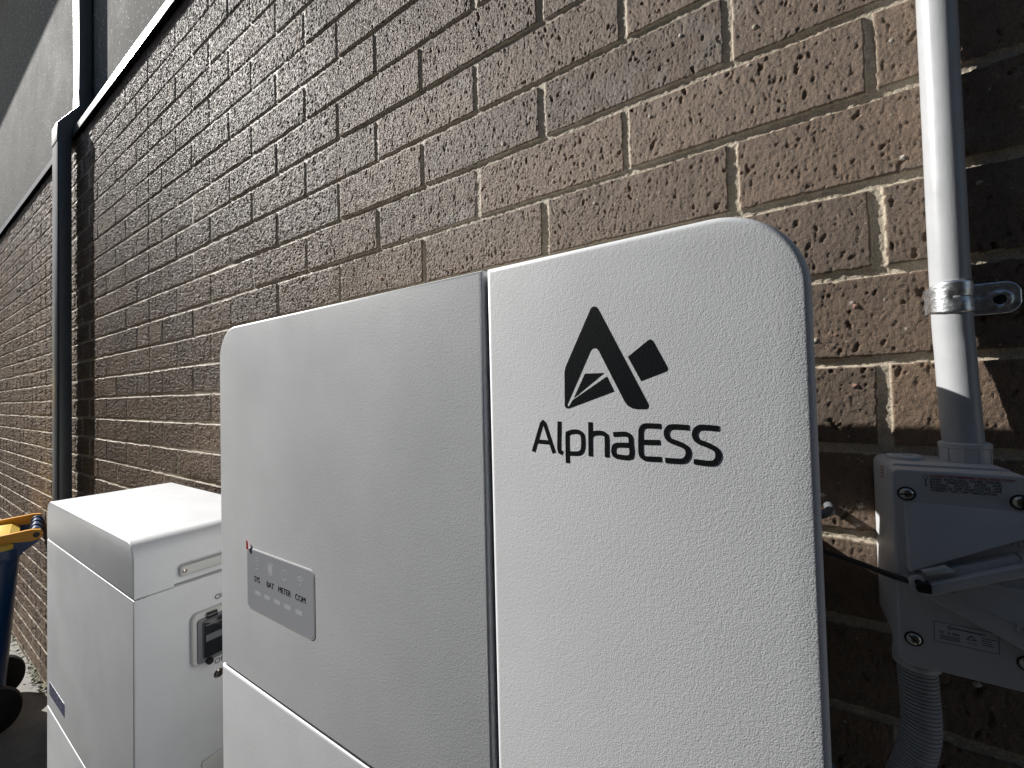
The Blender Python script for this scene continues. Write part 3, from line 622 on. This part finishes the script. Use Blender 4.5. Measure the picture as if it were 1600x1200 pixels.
for x, z, a in ((.0888, -.0879, 5), (.1492, -.0877, 85), (.0892, -.2020, 132), (.1485, -.2022, 130)):
    bm = bmesh.new(); tube_fixed(bm, (x, Y0 + .0012, z), (0, -1, 0), [(0, .0056), (.0016, .0056), (.0017, .0048)], 28); hs = fin('screw', bm, 'black', iso)
    bm = bmesh.new(); tube_fixed(bm, (x, Y0 - .0004, z), (0, -1, 0), [(0, .0047), (.0006, .0046), (.0018, .0036), (.0025, .0020), (.0027, 0)], 28)
    o = fin('screw_head', bm, 'screw', hs)
    bm = bmesh.new(); ca, sa = math.cos(R(a)), math.sin(R(a)); ribbon(bm, [(x - .0044 * ca, z - .0044 * sa), (x + .0044 * ca, z + .0044 * sa)], .0011, Y0 - .0034, .001); fin('screw_slot', bm, 'dark_gap', hs, 0)
bm = bmesh.new(); tube_fixed(bm, (.0985, -.0290, IZ1 + .0004), (0, 0, 1), [(0, .0125), (.0026, .0125), (.0036, .0115), (.0040, .0085), (.0032, .0080)], 36)
box(bm, .0978, .1040, -.030, -.028, IZ1 + .0034, IZ1 + .0044); fin('blanking_plug', bm, 'box', iso)
# labels
bm = bmesh.new(); prism(bm, rrect(.0985, .1428, -.0865, -.0705, .0006, 2), Y0 - .0003, Y0 + .001); wl = fin('warning_label', bm, 'box', iso, 0)
yl = Y0 - .00036; TX = ["WHEN  INSTALLING  COVER  ENSURE", "BOTH     OPERATING     LEVER     AND", "INTERNAL     SWITCH   TOGGLE   ARE", "ALIGNED IN \"OFF\" POSITION TO GIVE", "CORRECT \"ON\",\"OFF\" INDICATION."]
tx = [text('t', s, .0025, (.1025, yl, -.0750 - .00215 * i), FRONT, 'label_ink', None, 'LEFT', .00004, sx=.88) for i, s in enumerate(TX)]
bm = bmesh.new(); p = rrect(.0993, .1013, -.0755, -.0725, .0010, 4); ribbon(bm, p + p[:2], .0003, yl, .0002); ribbon(bm, [(.1003, -.0757), (.1003, -.0795)], .0006, yl, .0002); tube_fixed(bm, (.1003, yl, -.0802), (0, 1, 0), [(0, .0006), (.0002, .0006)], 10)
tx.append(fin('t', bm, 'label_ink', None, 0))
joinmesh('lettering', tx, 'label_ink', wl)
text('lettering', "WARNING \"RECOMMENDED USING HAND TOOLS\"", .0024, (.1025, yl, -.0727), FRONT, 'label_red', wl, 'LEFT', .00004, sx=.80)
bm = bmesh.new(); prism(bm, rrect(.1009, .1352, -.2000, -.1845, .0006, 2), Y0 - .0003, Y0 + .001); rl = fin('rating_label', bm, 'box', iso, 0)
bm = bmesh.new(); p = rrect(.1012, .1349, -.1997, -.1848, .0004, 1); ribbon(bm, p + p[:2], .0003, yl, .0002)
p = [(.1100 + .0012 * math.cos(R(a)), -.1876 + .0010 * math.sin(R(a))) for a in range(0, 361, 30)]; ribbon(bm, p, .0005, yl, .0002)
ribbon(bm, [(.1116, -.1876), (.1280, -.1880)], .0007, yl, .0002)
for i in range(3): ribbon(bm, [(.1040, -.1945 - .0012 * i), (.1150, -.1945 - .0012 * i)], .00045, yl, .0002)
for i in range(4): ribbon(bm, [(.1262, -.1905 - .0016 * i), (.1262 + (.0075, .0050, .0055, .0060)[i], -.1905 - .0016 * i)], .00045, yl, .0002)
ribbon(bm, [(.1185, -.1935), (.1210, -.1905), (.1235, -.1935), (.1190, -.1937)], .0005, yl, .0002); ribbon(bm, [(.1188, -.1960), (.1240, -.1962)], .0004, yl, .0002)
a_ = fin('t', bm, 'label_ink', None, 0); b_ = text('t', '02   A.3201', .0024, (.1040, yl, -.1920), FRONT, 'label_ink', None, 'LEFT', .00004)
joinmesh('lettering', [a_, b_], 'label_ink', rl)
bm = bmesh.new(); box(bm, IX0 + .0006, IX0 + .0012, -.046, -.036, -.0835, -.0715); sl = fin('side_label', bm, 'box', iso, 0)
for i in range(4):
    bm = bmesh.new(); box(bm, IX0 + .0004, IX0 + .0008, -.045, -.037, -.0730 - .0028 * i - .0010, -.0730 - .0028 * i); fin('red_print', bm, 'label_red', sl, 0)

# flexible conduit below
fc = root('flexible_conduit', 'ribbed grey flexible conduit hanging from the bottom of the isolator box', 'conduit')
bm = bmesh.new(); tube_fixed(bm, (.0985, -.038, -.2420), (0, 0, 1), [(0, .0148), (.0008, .0153), (.004, .0153), (.0046, .0147), (.0235, .0147)], 40)
for k in range(10):
    a = 2 * math.pi * k / 10; tube(bm, [(.0985 + .0147 * math.cos(a), -.038 + .0147 * math.sin(a), -.2375), (.0985 + .0147 * math.cos(a), -.038 + .0147 * math.sin(a), -.2290)], .0007, 6)
fin('gland', bm, 'box', fc, 40)
fp = smooth_path([(.0985, -.038, -.240), (.0990, -.039, -.262), (.0992, -.041, -.285), (.0975, -.041, -.305), (.0930, -.038, -.328), (.0860, -.036, -.355), (.080, -.036, -.40), (.078, -.034, -.52), (.078, -.030, -1.0), (.078, -.03, GZ)], 3)
# even arc-length sampling for the ribs
acc = [0]
for a, b in zip(fp, fp[1:]): acc.append(acc[-1] + (b - a).length)
def at(d):
    for i in range(len(acc) - 1):
        if acc[i + 1] >= d: return fp[i].lerp(fp[i + 1], (d - acc[i]) / max(1e-9, acc[i + 1] - acc[i]))
    return fp[-1]
step = .0006; n = int(acc[-1] / step); pts = []; rad = []
pitch = .0031
for i in range(n):
    d = i * step; pts.append(tuple(at(d))); ph = (d % pitch) / pitch; rad.append(.01285 - (.0016 if ph < .2 else 0) + .0002 * math.sin(ph * math.pi))
bm = bmesh.new(); tube(bm, pts, rad, 32); fin('ribbed_hose', bm, 'flex', fc, 60)

# black cable tie through the lever, cable stubs behind the cabinet
ct = root('cable_tie', 'black cable tie strung from behind the tall cabinet to the isolator lever', 'cable tie')
bm = bmesh.new(); tp = smooth_path([(-.005, -.040, -.1475), (.020, -.044, -.1508), (.0381, -.050, -.1532), (.0606, -.062, -.1550), (.078, -.080, -.1548), (.0900, -.0935, -.1528)], 5)
tube(bm, [tuple(p) for p in tp], .0023, 12); fin('strap', bm, 'black', ct)
bm = bmesh.new(); box(bm, .0885, .0965, -.1000, -.0905, -.1575, -.1500, .0012, 2); fin('lock_head', bm, 'black', ct)
g = bm = bmesh.new(); tube(bm, [tuple(p) for p in smooth_path([(-.03, -.030, -.150), (.0, -.030, -.140), (.030, -.030, -.128), (.0400, -.0290, -.1235), (.0450, -.022, -.122), (.046, .003, -.122)], 5)], .0042, 18)
tag(fin('cable', bm, 'breaker', None), 'short grey cable entering the brick beside the tall cabinet', 'cable')
bm = bmesh.new(); tube(bm, [tuple(p) for p in smooth_path([(-.03, -.06, -.340), (.0, -.045, -.346), (.022, -.035, -.352), (.032, -.032, -.364), (.035, -.032, -.385), (.035, -.032, -.6), (.035, -.032, -1.3)], 6)], .0075, 20)
tag(fin('cable', bm, 'flex', None), 'grey cable curving down from behind the tall cabinet near the bottom edge', 'cable')

# ------------------------------------------------------------------ wheelie bin
bn = root('wheelie_bin', 'blue wheelie bin with yellow lid and black wheels standing beyond the low cabinet', 'bin')
bn.location = (-3.3, -.03, GZ); bn.rotation_euler = (0, 0, R(-9)); bn.scale = (.93, .95, 1.077)
def loft(bm, secs, cr=.05):
    rings = []
    for x0, x1, y0, y1, z in secs: rings.append([bm.verts.new((x, y, z)) for x, y in rrect(x0, x1, y0, y1, cr, 5)])
    for a, b in zip(rings, rings[1:]):
        m = len(a)
        for k in range(m): bm.faces.new((a[k], a[(k + 1) % m], b[(k + 1) % m], b[k]))
    bm.faces.new(rings[-1]); bm.faces.new(list(reversed(rings[0]))); return bm
bm = bmesh.new(); loft(bm, [(-.20, .20, -.52, -.13, .05), (-.225, .225, -.60, -.10, .45), (-.245, .245, -.64, -.075, .76), (-.262, .262, -.66, -.062, .765), (-.262, .262, -.66, -.062, .80)]); fin('body', bm, 'bin_blue', bn, 30)
bm = bmesh.new(); loft(bm, [(-.268, .268, -.672, -.080, .802), (-.268, .268, -.672, -.080, .822), (-.22, .22, -.60, -.11, .845)]); ld = fin('lid', bm, 'bin_yellow', bn, 30)
# hinge bar along the back with collars, arms either side
bm = bmesh.new(); tube(bm, [(-.225, -.018, .845), (.225, -.018, .845)], .017, 20); hb = fin('handle_bar', bm, 'bin_blue', bn)
for x in (-.17, -.06, .06, .17):
    bm = bmesh.new(); tube(bm, [(x - .010, -.018, .845), (x + .010, -.018, .845)], .023, 20); fin('collar', bm, 'bin_blue', hb)
for x in (-.235, .235):
    bm = bmesh.new(); prism(bm, [(-.30, .838), (-.14, .835), (-.03, .820), (.000, .826), (.010, .845), (.000, .866), (-.03, .872), (-.14, .866), (-.30, .862)], x - .014, x + .014, 0, ax='x'); ar = fin('hinge_arm', bm, 'bin_orange', bn, 40)
    bm = bmesh.new(); tube(bm, [(x - .017, -.014, .846), (x + .017, -.014, .846)], .012, 18); fin('hinge_pin', bm, 'black', ar)
    bm = bmesh.new(); prism(bm, [(-.20, .70), (-.062, .775), (-.008, .815), (.000, .826), (-.03, .832), (-.20, .812)], x - .012, x + .012, 0, ax='x'); fin('hinge_bracket', bm, 'bin_blue', bn, 30)
for x in (-.20, .20):
    bm = bmesh.new(); tube(bm, [(x - .024, -.16, .10), (x - .018, -.16, .10), (x + .018, -.16, .10), (x + .024, -.16, .10)], [.088, .10, .10, .088], 40); wh = fin('wheel', bm, 'rubber', bn)
bm = bmesh.new(); tube(bm, [(-.22, -.16, .10), (.22, -.16, .10)], .011, 14); fin('axle', bm, 'black', bn)

# weeds along the foot of the wall
bm = bmesh.new()
for _ in range(120):
    x = random.choice([random.gauss(-3.62, .10), random.uniform(-4.9, -3.2)]); y = -abs(random.gauss(.012, .014)); a = random.uniform(0, 6.28); l = random.uniform(.008, .024); h = random.uniform(.004, .03)
    c = Vector((x, y, GZ + h)); u = Vector((math.cos(a), math.sin(a), random.uniform(-.3, .6))).normalized() * l; w = Vector((-math.sin(a), math.cos(a), random.uniform(-.3, .3))) * l * .4
    bm.faces.new([bm.verts.new(c - u), bm.verts.new(c + w), bm.verts.new(c + u), bm.verts.new(c - w)])
tag(fin('weeds', bm, 'leaf', None, 0), 'small weeds growing where the brick wall meets the concrete', None, None, 'stuff')
